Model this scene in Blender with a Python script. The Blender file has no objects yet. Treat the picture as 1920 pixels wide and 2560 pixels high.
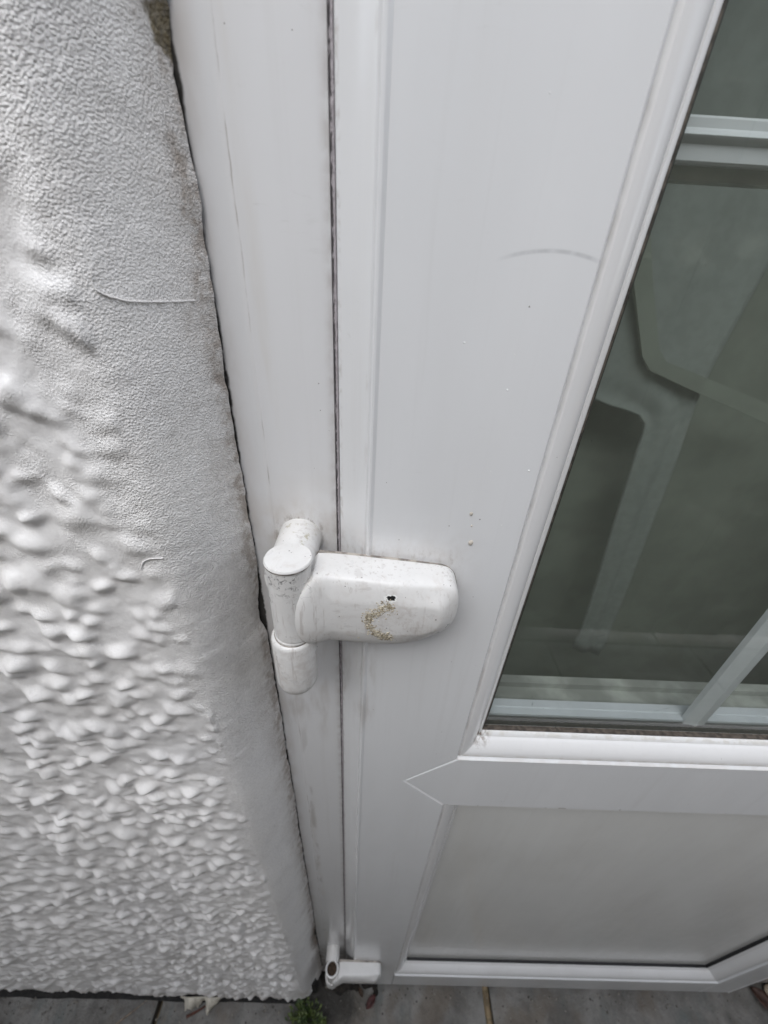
import bpy, bmesh, math, random
import numpy as np
from mathutils import Matrix, Vector
random.seed(7); rng = np.random.default_rng(11)
sc = bpy.context.scene
COL = sc.collection
H = 1.288                      # camera height above the paving (m); heights below are measured from the camera

# ------------------------------------------------------------------ camera, sky, sun, exposure
cam = bpy.data.cameras.new("camera"); camo = bpy.data.objects.new("camera", cam); COL.objects.link(camo)
F_PX = 961.0                   # focal length in pixels of a 1920 x 2560 frame (ultra wide phone lens)
cam.sensor_fit = 'VERTICAL'; cam.sensor_height = 36.0; cam.sensor_width = 27.0
cam.lens = F_PX / 2560.0 * 36.0
cam.clip_start = 0.01; cam.clip_end = 500.0
D = np.array([-89, 1551, 961.0]); D /= np.linalg.norm(D)
Xc = np.array([1, .047, .0185]); Xc -= D * (Xc @ D); Xc /= np.linalg.norm(Xc)
Uc = -D; Yc = np.cross(Uc, Xc)
Mwc = np.stack([Xc, Yc, Uc], 1)           # world -> camera (x right, y down, z forward)
right, up, back = Mwc[0], -Mwc[1], -Mwc[2]
camo.matrix_world = Matrix(((right[0], up[0], back[0], 0), (right[1], up[1], back[1], -.165),
                            (right[2], up[2], back[2], H), (0, 0, 0, 1)))
cam.dof.use_dof = True; cam.dof.focus_distance = .215; cam.dof.aperture_fstop = 9.5
sc.camera = camo

SUN_EL, SUN_ROT = math.radians(50), math.radians(200)
world = bpy.data.worlds.new("World"); sc.world = world; world.use_nodes = True
wn = world.node_tree.nodes; wl = world.node_tree.links
sky = wn.new('ShaderNodeTexSky'); sky.sky_type = 'NISHITA'; sky.sun_disc = False
sky.sun_elevation = SUN_EL; sky.sun_rotation = SUN_ROT; sky.dust_density = 1.0; sky.air_density = 1.0
hs = wn.new('ShaderNodeHueSaturation'); hs.inputs['Saturation'].default_value = .30
bg = wn['Background']; bg.inputs['Strength'].default_value = .15
wl.new(sky.outputs[0], hs.inputs['Color']); wl.new(hs.outputs[0], bg.inputs['Color'])
sun = bpy.data.lights.new("sun", 'SUN'); sun.energy = .85; sun.angle = math.radians(50); sun.color = (1, .995, .985)
suno = bpy.data.objects.new("sun", sun); COL.objects.link(suno)
suno.location = (-1, -3, 5)
sdir = Vector((math.sin(SUN_ROT) * math.cos(SUN_EL), math.cos(SUN_ROT) * math.cos(SUN_EL), math.sin(SUN_EL)))
suno.rotation_euler = sdir.to_track_quat('Z', 'Y').to_euler()
sc.view_settings.view_transform = 'Standard'; sc.view_settings.look = 'None'
sc.view_settings.exposure = 1.30; sc.view_settings.gamma = 1.0; sc.view_settings.use_curve_mapping = False

# ------------------------------------------------------------------ helpers: objects
def thing(name, label, cat, loc=(0, 0, 0), group=None, kind=None):
    o = bpy.data.objects.new(name, None); COL.objects.link(o); o.location = loc; o.empty_display_size = .02
    if label: o['label'] = label
    if cat: o['category'] = cat
    if group: o['group'] = group
    if kind: o['kind'] = kind
    return o
def rootloc(p):
    v = Vector((0, 0, 0))
    while p is not None: v = v + p.location; p = p.parent
    return v
def link_mesh(name, me, mat, parent=None, smooth=False):
    o = bpy.data.objects.new(name, me); COL.objects.link(o)
    if mat and not me.materials: me.materials.append(mat)
    if parent: o.parent = parent
    if smooth: me.polygons.foreach_set('use_smooth', [True] * len(me.polygons))
    return o
def mk(name, V, F, mat, parent=None, smooth=False, bevel=0, seg=2, recalc=True, angle=None):
    """a mesh object from points given in (x, y, height below/above the camera)"""
    off = rootloc(parent)
    me = bpy.data.meshes.new(name)
    me.from_pydata([(x - off.x, y - off.y, z + H - off.z) for x, y, z in V], [], F)
    if recalc or bevel:
        bm = bmesh.new(); bm.from_mesh(me)
        if bevel:
            ed = [e for e in bm.edges if len(e.link_faces) == 2 and e.calc_face_angle(0) > math.radians(25)]
            bmesh.ops.bevel(bm, geom=ed, offset=bevel, segments=seg, affect='EDGES', profile=.5, clamp_overlap=True)
        bmesh.ops.recalc_face_normals(bm, faces=bm.faces)
        bm.to_mesh(me); bm.free()
    o = link_mesh(name, me, mat, parent, smooth)
    if angle is not None: set_auto(me, angle)
    return o
def set_auto(me, deg):
    me.polygons.foreach_set('use_smooth', [True] * len(me.polygons))
    bm = bmesh.new(); bm.from_mesh(me)
    for e in bm.edges:
        e.smooth = not (len(e.link_faces) == 2 and e.calc_face_angle(0) > math.radians(deg))
    bm.to_mesh(me); bm.free()
def box(name, a, b, mat, parent=None, bevel=.0):
    (x0, y0, z0), (x1, y1, z1) = a, b
    V = [(x, y, z) for x in (x0, x1) for y in (y0, y1) for z in (z0, z1)]
    F = [(0, 1, 3, 2), (4, 6, 7, 5), (0, 4, 5, 1), (2, 3, 7, 6), (0, 2, 6, 4), (1, 5, 7, 3)]
    return mk(name, V, F, mat, parent, bevel=bevel)
def loft(name, rows, mat, parent=None, closed=True, caps=True, smooth=False, angle=30):
    """rows: list of equal-length point lists, joined one to the next"""
    n = len(rows[0]); V = [p for r in rows for p in r]; F = []
    for i in range(len(rows) - 1):
        for j in range(n if closed else n - 1):
            k = (j + 1) % n
            F.append((i * n + j, i * n + k, (i + 1) * n + k, (i + 1) * n + j))
    if caps and closed:
        F.append(tuple(range(n))); F.append(tuple((len(rows) - 1) * n + j for j in range(n)))
    return mk(name, V, F, mat, parent, smooth=False, angle=angle)
def lathe(name, prof, c, mat, parent=None, axis='z', n=40, angle=35):
    """prof: (radius, position along axis); c: the axis' other two coordinates"""
    rows = []
    for r, t in prof:
        row = []
        for k in range(n):
            a = 2 * math.pi * k / n
            if axis == 'z': row.append((c[0] + r * math.cos(a), c[1] + r * math.sin(a), t))
            else: row.append((c[0] + r * math.cos(a), t, c[1] + r * math.sin(a)))
        rows.append(row)
    return loft(name, rows, mat, parent, angle=angle)

# ------------------------------------------------------------------ helpers: noise
def _hash(ix, iy, s):
    h = (ix.astype(np.int64) * 374761393 + iy.astype(np.int64) * 668265263 + s * 1442695041) & 0xffffffff
    h = ((h ^ (h >> 13)) * 1274126177) & 0xffffffff
    return ((h ^ (h >> 16)) & 0xffff) / 65535.0
def vnoise(x, y, scale, seed=0, octaves=3, gain=.5):
    out = 0; amp = 1; tot = 0
    x = np.asarray(x, float) * scale; y = np.asarray(y, float) * scale
    for o in range(octaves):
        ix = np.floor(x); iy = np.floor(y); fx = x - ix; fy = y - iy
        fx = fx * fx * (3 - 2 * fx); fy = fy * fy * (3 - 2 * fy)
        a = _hash(ix, iy, seed + o); b = _hash(ix + 1, iy, seed + o); c = _hash(ix, iy + 1, seed + o); d = _hash(ix + 1, iy + 1, seed + o)
        out = out + amp * ((a * (1 - fx) + b * fx) * (1 - fy) + (c * (1 - fx) + d * fx) * fy)
        tot += amp; amp *= gain; x = x * 2.03 + 17.1; y = y * 2.03 + 5.7
    return out / tot
def sstep(a, b, x):
    t = np.clip((x - a) / (b - a), 0, 1); return t * t * (3 - 2 * t)

# ------------------------------------------------------------------ helpers: materials
class NT:
    def __init__(s, name):
        s.m = bpy.data.materials.new(name); s.m.use_nodes = True
        s.t = s.m.node_tree; s.n = s.t.nodes; s.l = s.t.links
        s.b = s.n['Principled BSDF']; s.out = s.n['Material Output']
        g = s.n.new('ShaderNodeNewGeometry'); s.pos = g.outputs['Position']
        sp = s.n.new('ShaderNodeSeparateXYZ'); s.l.new(s.pos, sp.inputs[0]); s.x, s.y, zw = sp.outputs
        s.z = s.math('SUBTRACT', zw, H)
    def put(s, v, sock):
        if hasattr(v, 'is_output'): s.l.new(v, sock)
        else:
            try: sock.default_value = v
            except Exception: sock.default_value = tuple(v) + (1,)
    def math(s, op, a, b=0.0, c=None, clamp=False):
        n = s.n.new('ShaderNodeMath'); n.operation = op; n.use_clamp = clamp
        s.put(a, n.inputs[0]); s.put(b, n.inputs[1])
        if c is not None: s.put(c, n.inputs[2])
        return n.outputs[0]
    def mul(s, *v):
        r = v[0]
        for w in v[1:]: r = s.math('MULTIPLY', r, w)
        return r
    def mx(s, *v):
        r = v[0]
        for w in v[1:]: r = s.math('MAXIMUM', r, w)
        return r
    def ss(s, v, lo, hi, a=0.0, b=1.0):
        n = s.n.new('ShaderNodeMapRange'); n.interpolation_type = 'SMOOTHSTEP'
        s.put(v, n.inputs['Value']); n.inputs['From Min'].default_value = lo; n.inputs['From Max'].default_value = hi
        n.inputs['To Min'].default_value = a; n.inputs['To Max'].default_value = b
        return n.outputs['Result']
    def stretch(s, v, sc_):
        n = s.n.new('ShaderNodeVectorMath'); n.operation = 'MULTIPLY'; s.put(v, n.inputs[0]); n.inputs[1].default_value = sc_
        return n.outputs[0]
    def noise(s, scale, detail=3, rough=.55, vec=None, dist=0):
        n = s.n.new('ShaderNodeTexNoise'); s.l.new(vec or s.pos, n.inputs['Vector'])
        n.inputs['Scale'].default_value = scale; n.inputs['Detail'].default_value = detail
        n.inputs['Roughness'].default_value = rough; n.inputs['Distortion'].default_value = dist
        return n.outputs['Fac']
    def voro(s, scale, vec=None, feature='F1'):
        n = s.n.new('ShaderNodeTexVoronoi'); n.feature = feature; s.l.new(vec or s.pos, n.inputs['Vector'])
        n.inputs['Scale'].default_value = scale
        return n
    def mix(s, f, a, b):
        n = s.n.new('ShaderNodeMix'); n.data_type = 'RGBA'
        s.put(f, n.inputs['Factor']); s.put(a, n.inputs[6]); s.put(b, n.inputs[7])
        return n.outputs[2]
    def bump(s, h, strength=.3, dist=.001, nrm=None):
        n = s.n.new('ShaderNodeBump'); s.put(h, n.inputs['Height']); n.inputs['Strength'].default_value = strength
        n.inputs['Distance'].default_value = dist
        if nrm: s.l.new(nrm, n.inputs['Normal'])
        return n.outputs['Normal']
    def line(s, v, at, w0, w1):              # 1 within w0 of «at», 0 beyond w1
        d = s.math('ABSOLUTE', s.math('SUBTRACT', v, at)); return s.ss(d, w0, w1, 1, 0)
    def band(s, v, a, b, soft):
        return s.mul(s.ss(v, a - soft, a + soft), s.ss(v, b - soft, b + soft, 1, 0))
    def dist2(s, ax, az):
        dx = s.math('SUBTRACT', s.x, ax); dz = s.math('SUBTRACT', s.z, az)
        return s.math('SQRT', s.math('ADD', s.mul(dx, dx), s.mul(dz, dz)))
    def specks(s, scale, size, keep):
        v = s.voro(scale); sp = s.n.new('ShaderNodeSeparateColor'); s.l.new(v.outputs['Color'], sp.inputs[0])
        r = s.mul(sp.outputs[1], size)
        a = s.math('LESS_THAN', v.outputs['Distance'], r)
        return s.mul(a, s.math('GREATER_THAN', sp.outputs[0], 1 - keep))
    def fin(s, col, rough=.4, nrm=None, spec=.5):
        s.put(col, s.b.inputs['Base Color']); s.put(rough, s.b.inputs['Roughness'])
        s.b.inputs['Specular IOR Level'].default_value = spec
        if nrm: s.l.new(nrm, s.b.inputs['Normal'])
        return s.m
def plain(name, col, rough=.5, var=.12, scale=60, spec=.5, bumpy=0):
    t = NT(name); f = t.ss(t.noise(scale), .35, .65)
    c = t.mix(f, tuple(v * (1 - var) for v in col), tuple(min(1, v * (1 + var)) for v in col))
    return t.fin(c, rough, t.bump(t.noise(scale * 6), bumpy, .001) if bumpy else None, spec)

UP = (.765, .775, .785)
def upvc(name, base=UP, rough=.15, extra=None, specks=.16):
    t = NT(name)
    lowf = t.ss(t.noise(14, 3, vec=t.stretch(t.pos, (1, 1, .35))), .3, .7)
    c = t.mix(lowf, tuple(v * .955 for v in base), base)
    film = t.ss(t.noise(30, 4, .55, vec=t.stretch(t.pos, (1, 1, .16))), .42, .85)   # thin film of dirt, drawn out downwards
    c = t.mix(t.mul(film, .07), c, (.52, .49, .45))
    streak = t.ss(t.noise(150, 3, .6, vec=t.stretch(t.pos, (1, 1, .035))), .52, .80)
    c = t.mix(t.mul(streak, .10), c, (.46, .44, .41))
    rub = t.mul(t.ss(t.noise(260, 4, .7, vec=t.stretch(t.pos, (.18, 1, 1)), dist=.3), .60, .72), t.ss(t.noise(22, 3), .50, .68))
    c = t.mix(t.mul(rub, .16), c, (.40, .39, .37))
    masks = extra(t) if extra else []
    for m, col in masks: c = t.mix(m, c, col)
    sp = t.mx(t.specks(95, .034, specks), t.specks(240, .075, specks * .45))
    c = t.mix(t.mul(sp, .8), c, (.10, .085, .075))
    r = t.math('ADD', rough, t.mul(t.noise(55, 4), .10))
    n = t.bump(t.noise(9, 2), .10, .003)
    return t.fin(c, r, n, .5)
GRIME = (.30, .25, .205); BROWN = (.16, .115, .08); BLACK = (.018, .015, .012)

def stile_dirt(t):
    # scuff drawn as an arc on the stile
    d = t.dist2(.0589, -.0487)
    arc = t.mul(t.line(d, .0585, .0002, .0010), t.band(t.x, .043, .0755, .006), t.ss(t.z, 0, .004), t.ss(t.noise(300), .2, .65, .35, 1.0))
    # grime round the mid hinge flag
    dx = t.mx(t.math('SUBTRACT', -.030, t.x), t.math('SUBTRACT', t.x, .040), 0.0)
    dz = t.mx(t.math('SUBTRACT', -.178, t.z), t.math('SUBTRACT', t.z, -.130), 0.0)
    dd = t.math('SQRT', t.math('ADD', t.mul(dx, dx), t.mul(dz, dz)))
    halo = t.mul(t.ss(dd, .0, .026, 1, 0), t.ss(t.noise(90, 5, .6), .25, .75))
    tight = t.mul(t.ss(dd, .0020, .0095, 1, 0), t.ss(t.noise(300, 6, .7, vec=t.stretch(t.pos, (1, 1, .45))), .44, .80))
    # grime in the sash edge step and below the hinge
    step = t.mul(t.line(t.x, -.0066, .0002, .0011), t.ss(t.noise(160, 4, vec=t.stretch(t.pos, (1, 1, .3))), .55, .8))
    edge = t.mul(t.line(t.x, -.0195, .0004, .0016), t.ss(t.noise(200, 4), .45, .75))
    low = t.mul(t.band(t.z, -.30, -.185, .02), t.band(t.x, -.025, .004, .004), t.ss(t.noise(60, 5, vec=t.stretch(t.pos, (1.4, 1, .3))), .42, .66))
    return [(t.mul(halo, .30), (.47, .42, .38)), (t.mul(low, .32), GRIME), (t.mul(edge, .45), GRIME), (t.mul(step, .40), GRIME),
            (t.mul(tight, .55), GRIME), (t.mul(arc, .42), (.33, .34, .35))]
def jamb_dirt(t):
    gap = t.mul(t.ss(t.math('ABSOLUTE', t.math('SUBTRACT', t.x, -.0215)), .001, .006, 1, 0), t.ss(t.noise(120, 4), .25, .7))
    wall = t.mul(t.ss(t.x, -.071, -.061, 1, 0), t.ss(t.noise(75, 4, vec=t.stretch(t.pos, (1, 1, .4))), .25, .75))
    crack = t.mul(t.ss(t.math('ADD', t.x, t.mul(t.math('SUBTRACT', t.noise(120, 4), .5), .003)), -.0719, -.0707, 1, 0), t.ss(t.noise(60, 3), .32, .46))
    wob = t.math('ADD', t.x, t.mul(t.math('SUBTRACT', t.noise(60, 4), .5), .0022))
    step = t.mul(t.line(wob, -.0578, .0001, .0005), t.ss(t.noise(85, 4, vec=t.stretch(t.pos, (1, 1, .5))), .47, .68))
    stepw = t.mul(t.band(t.x, -.0575, -.050, .003), t.ss(t.noise(45, 4, vec=t.stretch(t.pos, (1.5, 1, .2))), .45, .7))
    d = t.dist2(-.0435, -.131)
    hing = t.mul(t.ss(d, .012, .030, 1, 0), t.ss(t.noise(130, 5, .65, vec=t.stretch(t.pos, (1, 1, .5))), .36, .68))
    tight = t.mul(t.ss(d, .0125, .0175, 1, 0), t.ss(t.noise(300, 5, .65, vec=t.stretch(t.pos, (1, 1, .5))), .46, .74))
    wide = t.mul(t.ss(d, .015, .060, 1, 0), t.ss(t.noise(50, 4), .2, .8))
    low = t.mul(t.ss(t.z, -.5, -.17, 1, .0), t.line(wob, -.0545, .0008, .0045), t.ss(t.noise(70, 4, vec=t.stretch(t.pos, (1, 1, .25))), .5, .62))
    under = t.mul(t.band(t.z, -.33, -.20, .03), t.band(t.x, -.07, -.030, .008), t.ss(t.noise(70, 5, vec=t.stretch(t.pos, (1.4, 1, .3))), .42, .7))
    foot = t.mul(t.ss(t.z, -1.17, -1.02, 1, 0), t.ss(t.noise(60, 4), .3, .6))
    return [(t.mul(wide, .30), (.56, .50, .44)), (t.mul(wall, .45), (.44, .38, .33)), (t.mul(stepw, .25), (.55, .50, .42)), (t.mul(gap, .42), (.36, .31, .29)),
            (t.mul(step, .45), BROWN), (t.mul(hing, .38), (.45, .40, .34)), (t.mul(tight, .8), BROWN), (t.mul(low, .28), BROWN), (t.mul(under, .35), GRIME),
            (t.mul(foot, .6), BROWN), (t.mul(crack, .95), BLACK)]
def bead_dirt(t):
    # the corner by the mid rail and the foot of the bottom beads
    foot = t.mx(t.line(t.z, -.3395, .0006, .0028), t.line(t.z, -1.1835, .0008, .003))
    foot = t.mul(foot, t.ss(t.noise(90, 4), .35, .65))
    top = t.mul(t.line(t.z, -.3235, .0003, .0022), t.ss(t.noise(150, 4), .40, .62))
    d = t.dist2(.0945, -.3235); cor = t.mul(t.ss(d, .001, .012, 1, 0), t.ss(t.noise(330, 4, .6), .42, .6))
    lft = t.mul(t.line(t.x, .0776, .0003, .0018), t.ss(t.noise(45, 4, vec=t.stretch(t.pos, (1, 1, .6))), .45, .65))
    return [(t.mul(foot, .38), (.44, .36, .30)), (t.mul(top, .22), (.40, .34, .22)), (t.mul(cor, .85), BROWN), (t.mul(lft, .25), BROWN)]
def rail_dirt(t):
    ch = t.mul(t.line(t.z, -.3425, .0004, .0016), t.ss(t.noise(60, 4), .35, .6))
    chip = t.mul(t.ss(t.math('SUBTRACT', t.math('ABSOLUTE', t.math('SUBTRACT', t.z, -.4265)), 0), .0005, .0022, 1, 0), t.ss(t.noise(70, 3), .60, .66))
    return [(t.mul(ch, .25), (.46, .38, .32)), (t.mul(chip, .6), BROWN)]
def panel_dirt(t):
    run = t.mul(t.line(t.x, t.math('ADD', .205, t.mul(t.z, .03)), .001, .006), t.ss(t.z, -1.2, -.6, .6, .0))
    d = t.dist2(.118, -.452); web = t.mul(t.ss(d, .002, .016, 1, 0), t.ss(t.noise(260, 5, .7, dist=1), .53, .62))
    sm = t.ss(t.noise(8, 5, .6, vec=t.stretch(t.pos, (1, 1, .5))), .45, .8)
    mud = t.mul(t.ss(t.z, -1.165, -1.02, 1, 0), t.ss(t.noise(140, 5, .7), .55, .68))
    drip = t.mul(t.ss(t.noise(26, 4, .6, vec=t.stretch(t.pos, (1, 1, .06))), .50, .72), t.ss(t.z, -1.15, -.43, 1, .25))
    return [(t.mul(mud, .45), (.30, .27, .22)), (t.mul(drip, .13), (.42, .40, .36)), (t.mul(sm, .16), (.40, .38, .33)), (t.mul(run, .25), (.9, .9, .88)), (t.mul(web, .85), BLACK)]
M_stile = upvc('aged white plastic of the stiles', extra=stile_dirt)
M_jamb = upvc('dirty white plastic of the frame', base=(.75, .755, .765), extra=jamb_dirt, specks=.25)
M_bead = upvc('white plastic glazing bead', base=(.79, .79, .79), extra=bead_dirt, specks=.22)
M_rail = upvc('white plastic of the rails', extra=rail_dirt, specks=.08)
M_panel = upvc('white plastic panel', base=(.765, .77, .75), rough=.14, extra=panel_dirt, specks=.05)

def hinge_mat(name, damage):
    t = NT(name)
    base = (.75, .742, .726)
    lowf = t.ss(t.noise(70, 4), .3, .7); c = t.mix(lowf, tuple(v * .94 for v in base), base)
    bmp = t.mul(t.noise(60, 3), .3)
    if damage:
        c = t.mix(t.mul(t.ss(t.noise(110, 6, .7, dist=.6), .50, .74), .36), c, (.45, .39, .34))
        # sanded scratches running down the cover
        scr = t.ss(t.noise(420, 3, .6, vec=t.stretch(t.pos, (1, 1, .07))), .56, .66)
        c = t.mix(t.mul(scr, t.ss(t.noise(45, 3), .40, .58), .50), c, (.42, .38, .35))
        scr2 = t.mul(t.ss(t.noise(300, 2, .5, vec=t.stretch(t.pos, (.35, .3, 1))), .62, .68), t.band(t.x, -.026, .012, .004), .25)
        c = t.mix(scr2, c, (.42, .39, .37))
        # sooty rub marks high on the knuckle, moss stains on the boss
        soot = t.mul(t.ss(t.z, -.142, -.127), t.ss(t.z, -.1222, -.1214, 1, 0), t.ss(t.y, -.0135, -.0125, 1, 0), t.ss(t.noise(280, 5, .7, dist=1.0), .53, .64), t.ss(t.x, -.028, -.032, 0, 1))
        c = t.mix(t.mul(soot, .8), c, (.09, .085, .08))
        moss = t.mul(t.ss(t.y, -.012, -.004), t.ss(t.z, -.130, -.120), t.ss(t.noise(230, 5, .65), .55, .68), t.ss(t.x, -.028, -.034, 0, 1))
        c = t.mix(t.mul(moss, .7), c, (.33, .29, .16))
        ring = t.line(t.dist2(.012, -.157), .0115, .002, .008)
        stain = t.mul(ring, t.ss(t.noise(240, 5, .65), .45, .66), t.ss(t.y, -.014, -.018, 0, 1))
        c = t.mix(t.mul(stain, .35), c, (.42, .36, .31))
        rough = t.math('ADD', .18, t.mul(t.noise(120, 4), .26))
    else:
        rough = .28
    if damage:
        seam = t.mul(t.ss(t.z, -.170, -.177), t.ss(t.noise(150, 5, .65), .35, .7)); c = t.mix(t.mul(seam, .4), c, (.38, .33, .29))
        cr = t.dist2(.0125, -.1585); rubs = t.mul(t.ss(cr, .004, .018, 1, 0), t.ss(t.noise(330, 6, .75, vec=t.stretch(t.pos, (1, 1, .6)), dist=1.4), .52, .64), t.ss(t.y, -.017, -.020, 0, 1))
        c = t.mix(t.mul(rubs, .42), c, (.47, .42, .39))
    sp = t.mx(t.specks(200, .11, .42), t.specks(360, .14, .30)) if damage else t.specks(160, .05, .2)
    c = t.mix(t.mul(sp, .8), c, (.11, .09, .08))
    return t.fin(c, rough, t.bump(bmp, .25, .002), .5)
M_hinge = hinge_mat('worn white hinge enamel', True)
M_hinge2 = hinge_mat('white hinge enamel', False)

M_plate = plain('grimy shaded hinge plate', (.30, .27, .24), .6, .45, 160)  # dark tone stands for shadow at rim and seams as well as grime

def wall_mat():
    t = NT('white masonry paint over pebbledash')
    base = (.86, .848, .832)
    c = t.mix(t.ss(t.noise(16, 4), .3, .7), tuple(v * .93 for v in base), base)
    c = t.mix(t.mul(t.ss(t.noise(6, 3), .45, .7), .25), c, (.77, .77, .785))
    c = t.mix(t.mul(t.ss(t.noise(34, 5, .65), .50, .75), .22), c, (.47, .44, .41))
    c = t.mix(t.mul(t.ss(t.noise(240, 4, .65), .56, .70), t.ss(t.noise(26, 3), .42, .62), .22), c, (.38, .36, .34))
    # where the stipple of the plain band lies: near the reveal, fading between the stones
    wob = t.math('ADD', t.x, t.mul(t.math('SUBTRACT', t.noise(28, 3), .5), .045))
    band = t.ss(wob, -.125, -.100)
    upr = t.mul(t.ss(t.z, -.35, .0, .0, .55), t.ss(t.noise(40, 3), .45, .6))
    band = t.mx(band, upr)
    g = t.voro(1080); g2 = t.voro(1700)
    grain = t.math('ADD', t.math('ADD', t.ss(g.outputs['Distance'], .1, .75, .62, 0), t.ss(g2.outputs['Distance'], .1, .75, .30, 0)), t.mul(t.noise(190, 3, .6), .30))
    soft = t.math('ADD', t.mul(t.noise(210, 4, .6), .55), t.mul(t.specks(420, .30, .10), .18))
    h = t.math('ADD', t.mul(grain, band, t.ss(t.noise(18, 3), .25, .75, .55, 1.1)), t.mul(soft, t.math('SUBTRACT', 1.15, band)))
    n = t.bump(h, .80, .0008)
    # grime held against the door frame and blown out holes, moss and dust in patches
    edge = t.mul(t.ss(t.math('ADD', t.x, t.mul(t.math('SUBTRACT', t.noise(28, 3), .5), .02)), -.083, -.072), t.ss(t.noise(60, 5, .6), .15, .65))
    c = t.mix(t.mul(edge, t.math('ADD', .30, t.mul(t.ss(t.noise(420, 3), .45, .62), .30))), c, (.42, .375, .335))
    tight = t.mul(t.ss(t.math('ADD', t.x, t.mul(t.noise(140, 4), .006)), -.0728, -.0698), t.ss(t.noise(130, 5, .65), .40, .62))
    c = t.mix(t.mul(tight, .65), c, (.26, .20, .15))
    # plaster fallen away at the top and beside the hinge
    d1 = t.math('ADD', t.math('SQRT', t.math('ADD', t.math('POWER', t.mul(t.math('SUBTRACT', t.x, -.0716), 1.0), 2), t.math('POWER', t.mul(t.math('SUBTRACT', t.z, .060), .42), 2))), t.mul(t.math('SUBTRACT', t.noise(170, 4), .5), .004))
    hole = t.ss(d1, .0026, .0034, 1, 0)
    c = t.mix(t.mul(hole, .95), c, t.mix(t.ss(t.noise(420, 4), .35, .65), (.10, .078, .035), (.22, .18, .10)))
    d2 = t.math('ADD', t.math('SQRT', t.math('ADD', t.math('POWER', t.math('SUBTRACT', t.x, -.069), 2), t.math('POWER', t.mul(t.math('SUBTRACT', t.z, -.196), .16), 2))), t.mul(t.math('SUBTRACT', t.noise(260, 4), .5), .006))
    c = t.mix(t.mul(t.ss(d2, .0020, .0040, 1, 0), .95), c, t.mix(t.ss(t.noise(420, 3), .4, .6), (.02, .015, .012), (.20, .09, .06)))
    d3 = t.math('ADD', t.math('SQRT', t.math('ADD', t.math('POWER', t.math('SUBTRACT', t.x, -.071), 2), t.math('POWER', t.mul(t.math('SUBTRACT', t.z, -.97), .10), 2))), t.mul(t.math('SUBTRACT', t.noise(120, 4), .5), .009))
    c = t.mix(t.mul(t.ss(d3, .004, .009, 1, 0), .85), c, t.mix(t.ss(t.noise(200, 3), .4, .6), (.05, .04, .015), (.17, .10, .06)))
    foot = t.mul(t.ss(t.z, -1.245, -1.17, 1, 0), t.ss(t.noise(45, 5, .65), .42, .66))
    c = t.mix(t.mul(foot, .5), c, (.40, .33, .28))
    c = t.mix(t.mul(t.specks(150, .05, .22), .75), c, (.10, .09, .08))
    c = t.mix(t.mul(t.specks(45, .022, .35), .75), c, (.09, .08, .07))
    c = t.mix(t.mul(t.ss(t.noise(620, 2), .38, .70), t.math('ADD', .05, t.mul(band, .16))), c, (.40, .39, .38))
    r = t.math('ADD', t.mul(band, .28), t.math('ADD', .25, t.mul(t.noise(80, 3), .15)))
    return t.fin(c, r, n, .45)
M_wall = wall_mat()

def slab_mat():
    t = NT('worn grey sandstone')
    a = t.mix(t.ss(t.noise(11, 6, .65), .30, .70), (.100, .094, .085), (.25, .242, .225))
    a = t.mix(t.ss(t.noise(30, 5, .65, vec=t.stretch(t.pos, (1, .35, 1))), .5, .72), a, (.125, .135, .128))
    a = t.mix(t.mul(t.ss(t.noise(90, 5, .7), .55, .75), .5), a, (.26, .25, .23))
    a = t.mix(t.mul(t.ss(t.noise(9, 4, .6), .48, .66), .6), a, (.135, .105, .075))
    v = t.voro(16); b = t.ss(t.math('ADD', v.outputs['Distance'], t.mul(t.noise(60), .25)), .22, .36, 1, 0)
    a = t.mix(t.mul(b, .42), a, (.055, .050, .045))
    a = t.mix(t.mul(t.ss(t.noise(150, 5, .7), .58, .70), .45), a, (.05, .046, .04))
    d = t.dist2(-.06, -1.288); dy = t.math('SUBTRACT', t.y, -.02)
    wet = t.math('SQRT', t.math('ADD', t.math('POWER', t.math('SUBTRACT', t.x, -.05), 2), t.math('POWER', t.mul(dy, 1.6), 2)))
    a = t.mix(t.ss(t.math('ADD', wet, t.mul(t.noise(40, 4), .08)), .07, .13, .92, 0), a, (.020, .017, .012))
    return t.fin(a, t.math('ADD', .28, t.mul(t.noise(40), .3)), t.bump(t.noise(55, 7, .7), .85, .005), .4)
M_slab = slab_mat()
M_black = plain('black rubber seal', (.012, .012, .013), .55, .3, 200)
M_rubber = plain('dusty rubber seal', (.075, .062, .050), .7, .5, 240)
def gasket_mat():
    t = NT('mouldy grey gasket')
    c = t.mix(t.ss(t.noise(300, 4, .65, vec=t.stretch(t.pos, (1, 1, .7))), .40, .60), (.43, .40, .42), (.33, .305, .32))
    mould = t.mul(t.line(t.math('ADD', t.x, t.mul(t.math('SUBTRACT', t.noise(330, 3), .5), .0012)), -.0219, .0002, .0007), t.ss(t.noise(260, 3), .34, .5))
    c = t.mix(t.mul(mould, .9), c, (.03, .026, .028))
    return t.fin(c, .8, t.bump(t.noise(700, 3), .6, .001), .3)
M_gasket = gasket_mat()
M_spacer = plain('grey spacer bar', (.58, .62, .65), .4, .05, 30)
M_bar = plain('grey white glazing bar', (.56, .59, .605), .35, .04, 20)
M_inner = plain('white plastic dimmed as indoors', (.34, .36, .33), .4, .3, 25)  # white plastic with the indoor dimness put into its colour
M_base = plain('black bitumen plinth', (.012, .011, .010), .8, .5, 120, bumpy=.5)
M_mortar = plain('tan mortar', (.23, .175, .105), .9, .35, 90, bumpy=.6)
M_soil = plain('black soil', (.016, .013, .010), .9, .6, 160, bumpy=.8)
M_glue = None
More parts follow.
